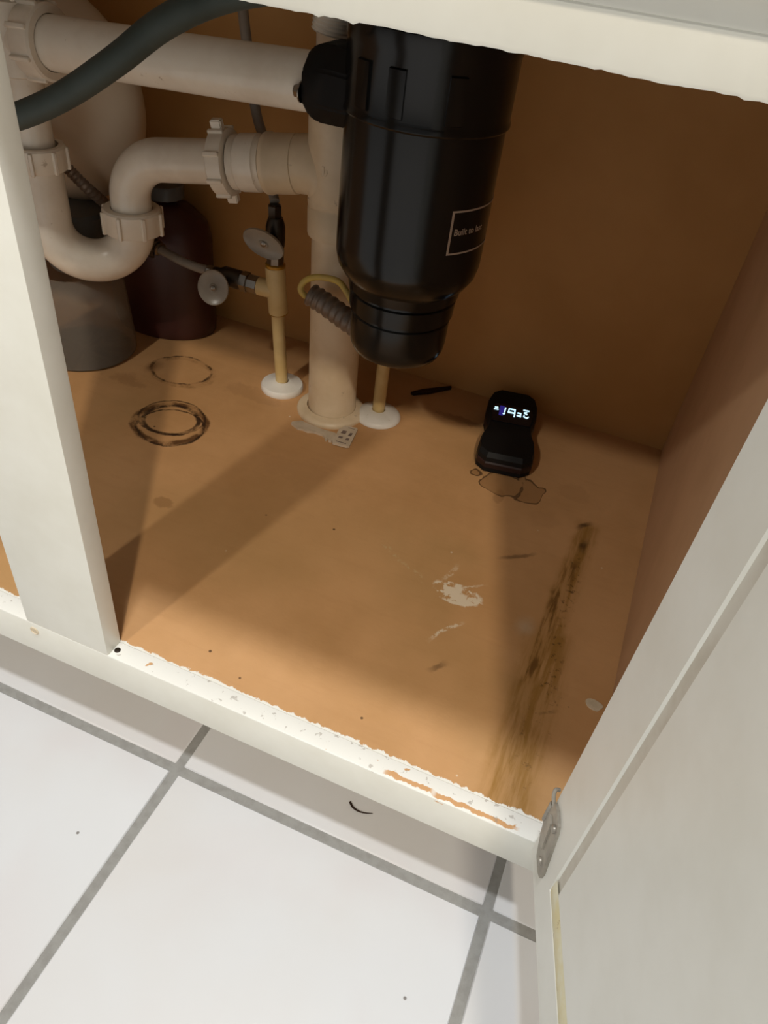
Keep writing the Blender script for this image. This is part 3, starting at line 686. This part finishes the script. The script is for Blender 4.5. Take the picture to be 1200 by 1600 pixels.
# loose floor covers and the right hand stub
e1 = thing('pipe_escutcheon', 'thick white floor disc around the cream pipe below the two valves', 'flange', (-0.0755, 0.4555, 0), 'floor flanges around the pipes')
bm = bmesh.new(); lathe(bm, [(0.0088, 0.0), (0.0270, 0.0), (0.0277, 0.0012), (0.0277, 0.0065), (0.0262, 0.0088), (0.0130, 0.0122), (0.0115, 0.0130), (0.0088, 0.0130), (0.0088, 0.0)], (-0.0755, 0.4555, 0), (0, 0, 1), 48, cap=False); obj('disc', bm, M['white_plastic'], e1)
s2 = thing('supply_pipe', 'short cream water pipe rising from the floor behind the disposal', 'pipe', (0.0595, 0.4622, 0), 'cream water supply pipes')
bm = bmesh.new(); tube(bm, [(0.0595, 0.4622, 0.0), (0.0595, 0.4622, 0.30)], 0.0080, 24); obj('pipe', bm, M['cpvc'], s2)
e2 = thing('pipe_escutcheon', 'domed white floor disc around the short cream pipe behind the disposal', 'flange', (0.0605, 0.459, 0), 'floor flanges around the pipes')
bm = bmesh.new(); lathe(bm, [(0.0088, 0.0), (0.0285, 0.0), (0.0293, 0.0012), (0.0290, 0.0035), (0.0262, 0.0070), (0.0180, 0.0105), (0.0118, 0.0120), (0.0088, 0.0120), (0.0088, 0.0)], (0.0605, 0.4605, 0), (0, 0, 1), 48, cap=False); obj('disc', bm, M['white_plastic'], e2)

# green-black drain hose crossing in front
bm = bmesh.new(); tube(bm, catmull([(-0.497, 0.24, 0.262), (-0.42, 0.215, 0.285), (-0.33, 0.21, 0.312), (-0.255, 0.215, 0.328), (-0.205, 0.22, 0.3445), (-0.151, 0.22, 0.370), (-0.097, 0.22, 0.403), (-0.055, 0.22, 0.4315), (-0.012, 0.22, 0.453), (0.03, 0.225, 0.466), (0.085, 0.27, 0.478)], 10), 0.0104, 24)
tag(obj('drain_hose', bm, M['hose']), 'dark green rubber drain hose slanting across the white pipes at top left', 'hose')

# ------------------------------------------------------------------ containers at the back left
jg = thing('plastic_jug', 'grey translucent flared jug with charcoal collar and big cream rounded top', 'jug', (-0.348, 0.405, 0))
bm = bmesh.new()
out = [(0.001, 0.0), (0.0620, 0.0), (0.0665, 0.004), (0.0668, 0.015), (0.0650, 0.040), (0.0625, 0.075), (0.0600, 0.098), (0.0520, 0.108), (0.0400, 0.112)]
lathe(bm, out + [(max(r - 0.0016, 0.0008), max(h - 0.0016, 0.003)) for r, h in out[::-1]], (-0.348, 0.405, 0), (0, 0, 1), 56, cap=False); obj('translucent_base', bm, M['clear'], jg)
bm = bmesh.new(); lathe(bm, [(0.030, 0.109), (0.0400, 0.109), (0.0420, 0.112), (0.0420, 0.140), (0.0408, 0.142), (0.0408, 0.176), (0.0370, 0.180)], (-0.352, 0.433, 0), (0, 0, 1), 48); obj('collar', bm, M['collar'], jg)
bm = bmesh.new()
pr = [(math.sin(math.pi * k / 28) , -math.cos(math.pi * k / 28)) for k in range(29)]
lathe(bm, [(max(r, 0.001) * 0.125, h * 0.118) for r, h in pr], (-0.392, 0.468, 0.291), (0, 0, 1), 56, sy=0.40); obj('rounded_top', bm, M['tank_white'], jg)
bo = thing('plastic_bottle', 'dark maroon squat plastic bottle standing against the back wall', 'bottle', (-0.305, 0.529, 0))
bm = bmesh.new()
lathe(bm, [(0.055, 0.0), (0.0740, 0.0005), (0.0765, 0.004), (0.0775, 0.014), (0.0770, 0.06), (0.0765, 0.135), (0.071, 0.152), (0.052, 0.168), (0.030, 0.176), (0.022, 0.180), (0.022, 0.184)], (-0.305, 0.529, 0), (0, 0, 1), 56, sy=0.70); obj('body', bm, M['maroon'], bo)
bm = bmesh.new(); lathe(bm, [(0.0225, 0.184), (0.0250, 0.185), (0.0250, 0.199), (0.0235, 0.201)], (-0.290, 0.529, -0.003), (0, 0, 1), 32, fn=lambda t, i: 1 + 0.02 * math.cos(16 * t)); obj('cap', bm, M['collar'], bo)

# ------------------------------------------------------------------ moisture meter with lit display
mt = thing('moisture_meter', 'black handheld meter with glowing blue-white display lying on the cabinet floor', 'meter', (0.2375, 0.424, 0))
MA = R(10.5); mu = Vector((math.cos(MA), math.sin(MA), 0)); mv = Vector((-math.sin(MA), math.cos(MA), 0)); MO = Vector((0.2375, 0.4215, 0))
def mp(u, v, z): return MO + mu * u + mv * v + Vector((0, 0, z))
outl = [(-0.0225, 0.0), (0.0215, 0.0), (0.033, 0.010), (0.0345, 0.020), (0.0335, 0.040), (0.0285, 0.058), (0.0270, 0.070), (0.0295, 0.083), (0.0325, 0.098), (0.0325, 0.122), (0.0285, 0.138), (0.0190, 0.147), (-0.0190, 0.147), (-0.0285, 0.138), (-0.0325, 0.122), (-0.0325, 0.098), (-0.0295, 0.083), (-0.0270, 0.070), (-0.0285, 0.058), (-0.0335, 0.040), (-0.0345, 0.020), (-0.033, 0.010)]
def shell(sc, z0, z1, top_sc, tz, name, mat, parent):
    bm = bmesh.new(); rings = []
    for s_, z in ((sc * 0.96, z0), (sc, z0 + 0.002), (sc, z1), (top_sc, tz)):
        rings.append([bm.verts.new(mp(u * s_, 0.0735 + (v - 0.0735) * s_, z + (0.006 * max(0, (v - 0.05)) / 0.1 if z > 0.02 else 0))) for u, v in outl])
    n = len(outl)
    for A, B in zip(rings, rings[1:]):
        for k in range(n): bm.faces.new((A[k], A[(k + 1) % n], B[(k + 1) % n], B[k]))
    bm.faces.new(rings[0][::-1]); bm.faces.new(rings[-1])
    return obj(name, bm, mat, parent, True, 25)
body = shell(0.985, 0.0, 0.022, 0.93, 0.0275, 'body', M['black_matt'], mt)
shell(1.0, 0.006, 0.014, 0.985, 0.016, 'side_grip', M['red_trim'], mt)
bm = bmesh.new(); tube(bm, [mp(-0.024, 0.012, 0.0265), mp(0.012, 0.010, 0.0265)], 0.0006, 8); tube(bm, [mp(-0.021, 0.006, 0.0245), mp(0.006, 0.0045, 0.0245)], 0.0005, 8); obj('ridge', bm, M['black_matt'], mt)
def flat(name, poly, h, mat, parent):
    bm = bmesh.new()
    A = [bm.verts.new(p) for p in poly]; B = [bm.verts.new(p - Vector((0, 0, h))) for p in poly]
    bm.faces.new(A); bm.faces.new(B[::-1])
    for k in range(len(poly)): bm.faces.new((A[k], A[(k + 1) % len(poly)], B[(k + 1) % len(poly)], B[k]))
    return obj(name, bm, mat, parent, False)
SZ = lambda v: 0.0275 + 0.006 * max(0, v - 0.05) / 0.1
sp_ = lambda u, v, e: mp(u, v, SZ(v) + e)
scr = flat('screen', [sp_(-0.024, 0.072, 0.0012), sp_(0.024, 0.072, 0.0012), sp_(0.0265, 0.098, 0.0012), sp_(0.022, 0.109, 0.0012), sp_(-0.022, 0.109, 0.0012), sp_(-0.0265, 0.098, 0.0012)], 0.002, M['screen'], mt)
flat('backlight', [sp_(-0.0165, 0.084, 0.0014), sp_(-0.0115, 0.084, 0.0014), sp_(-0.0105, 0.105, 0.0014), sp_(-0.0165, 0.105, 0.0014)], 0.0006, M['backlight'], scr)
bm = bmesh.new()
def stroke(a, b, wd=0.0019):
    a = Vector(a); b = Vector(b); d = (b - a); d.normalize(); wd *= 0.72; s = Vector((-d.y, d.x)) * wd / 2; a = a - d * wd * 0.3; b = b + d * wd * 0.3
    q = [a + s, a - s, b - s, b + s]
    V1 = [bm.verts.new(sp_(p.x, p.y, 0.0022)) for p in q]; V0 = [bm.verts.new(sp_(p.x, p.y, 0.0012)) for p in q]
    bm.faces.new(V1)
    for k in range(4): bm.faces.new((V1[k], V1[(k + 1) % 4], V0[(k + 1) % 4], V0[k]))
GL = 0.0915
stroke((-0.0225, 0.0992), (-0.0190, 0.0992), 0.0018); stroke((-0.0232, 0.0950), (-0.0182, 0.0950), 0.0018)       # =
stroke((-0.0098, 0.0925), (-0.0092, 0.1010), 0.0024); stroke((-0.0108, 0.0878), (-0.0100, 0.0888), 0.0026)       # !
for a, b in (((-0.0045, 0.1010), (0.0030, 0.1010)), ((0.0030, 0.1010), (0.0030, 0.0865)), ((-0.0045, 0.1010), (-0.0050, 0.0935)), ((-0.0050, 0.0935), (0.0030, 0.0935))): stroke(a, b, 0.0022)   # 9
for a, b in (((0.0068, 0.0955), (0.0108, 0.0955)), ((0.0108, 0.0955), (0.0108, 0.0885)), ((0.0062, 0.0900), (0.0108, 0.0895))): stroke(a, b, 0.0019)   # small character
for a, b in (((0.0138, 0.1040), (0.0208, 0.1040)), ((0.0180, 0.1005), (0.0152, 0.0985)), ((0.0152, 0.0985), (0.0186, 0.0960)), ((0.0152, 0.0935), (0.0148, 0.0905)), ((0.0148, 0.0905), (0.0190, 0.0885)), ((0.0190, 0.0885), (0.0206, 0.0912))): stroke(a, b, 0.0018)   # 3
obj('display_digits', bm, M['seg'], scr, False)

# ------------------------------------------------------------------ litter on the cabinet floor
pt = thing('broken_plastic_tag', 'broken grey-white plastic tag lying against the drain flange', 'tag', (0.015, 0.39, 0))
bm = bmesh.new()
extrude_poly(bm, [(-0.0268, 0.3905), (-0.0265, 0.3870), (-0.0144, 0.3815), (-0.008, 0.3830), (-0.0018, 0.3818), (0.006, 0.3850), (0.0176, 0.3850), (0.0215, 0.3825), (0.0255, 0.3770), (0.027, 0.3775), (0.0265, 0.3815), (0.0285, 0.3815), (0.0295, 0.3775), (0.0325, 0.3785), (0.034, 0.3830), (0.038, 0.392), (0.030, 0.3960), (0.012, 0.3952), (-0.006, 0.3965), (-0.018, 0.3985)], 0.0, 0.003)
obj('torn_strip', bm, M['tag'], pt, False)
bm = bmesh.new()
extrude_poly(bm, [(0.0345, 0.3765), (0.0365, 0.3742), (0.0545, 0.3760), (0.0570, 0.3785), (0.0515, 0.4155), (0.0495, 0.4175), (0.0345, 0.4150), (0.0315, 0.4030)], 0.0015, 0.0045)
sq = obj('square_tab', bm, M['tag'], pt, False)
for (x0, y0, x1, y1) in ((0.0365, 0.3970, 0.0425, 0.4045), (0.0465, 0.3965, 0.0505, 0.4040), (0.0375, 0.3870, 0.0430, 0.3915), (0.0470, 0.3865, 0.0515, 0.3920), (0.0385, 0.3785, 0.0520, 0.3805), (0.0400, 0.4120, 0.0490, 0.4135)):
    bm = bmesh.new(); extrude_poly(bm, [(x0, y0), (x1, y0 + 0.0006), (x1 - 0.0006, y1), (x0 + 0.0004, y1 - 0.0006)], 0.0044, 0.0047); obj('print_mark', bm, M['tag_mark'], sq, False)
bm = bmesh.new()
extrude_poly(bm, [(0.0775, 0.5335), (0.083, 0.5320), (0.100, 0.5480), (0.1235, 0.5755), (0.1215, 0.5790), (0.106, 0.5640), (0.090, 0.5490)], 0.0, 0.005)
bmesh.ops.bevel(bm, geom=bm.edges[:], offset=0.001, segments=1, affect='EDGES')
tag(obj('wood_stick', bm, M['stick']), 'dark flat splinter of wood lying near the back wall behind the disposal', 'stick')
bm = bmesh.new()
pts = [(0.3995 + 0.0075 * math.cos(t) * (1 + 0.12 * math.sin(3 * t)), 0.1430 + 0.0058 * math.sin(t) * (1 + 0.1 * math.cos(2 * t + 1))) for t in [2 * math.pi * k / 18 for k in range(18)]]
extrude_poly(bm, pts, 0.0, 0.0012)
tag(obj('paint_drip', bm, M['flake']), 'small oval dried paint drip on the cabinet floor beside the open door', 'paint drip')
bm = bmesh.new(); tube(bm, catmull([(0.2238, 0.0348, FZ + .001), (0.2280, 0.0312, FZ + .0014), (0.2344, 0.0300, FZ + .001), (0.2410, 0.0312, FZ + .0008), (0.2475, 0.0335, FZ + .001)], 6), lambda t, i: 0.0009 * (1 - t) + 0.0003, 8)
tag(obj('dirt_strand', bm, M['stick']), 'thin dark curled strand of dirt on the shaded floor tile under the bottom rail', 'debris')
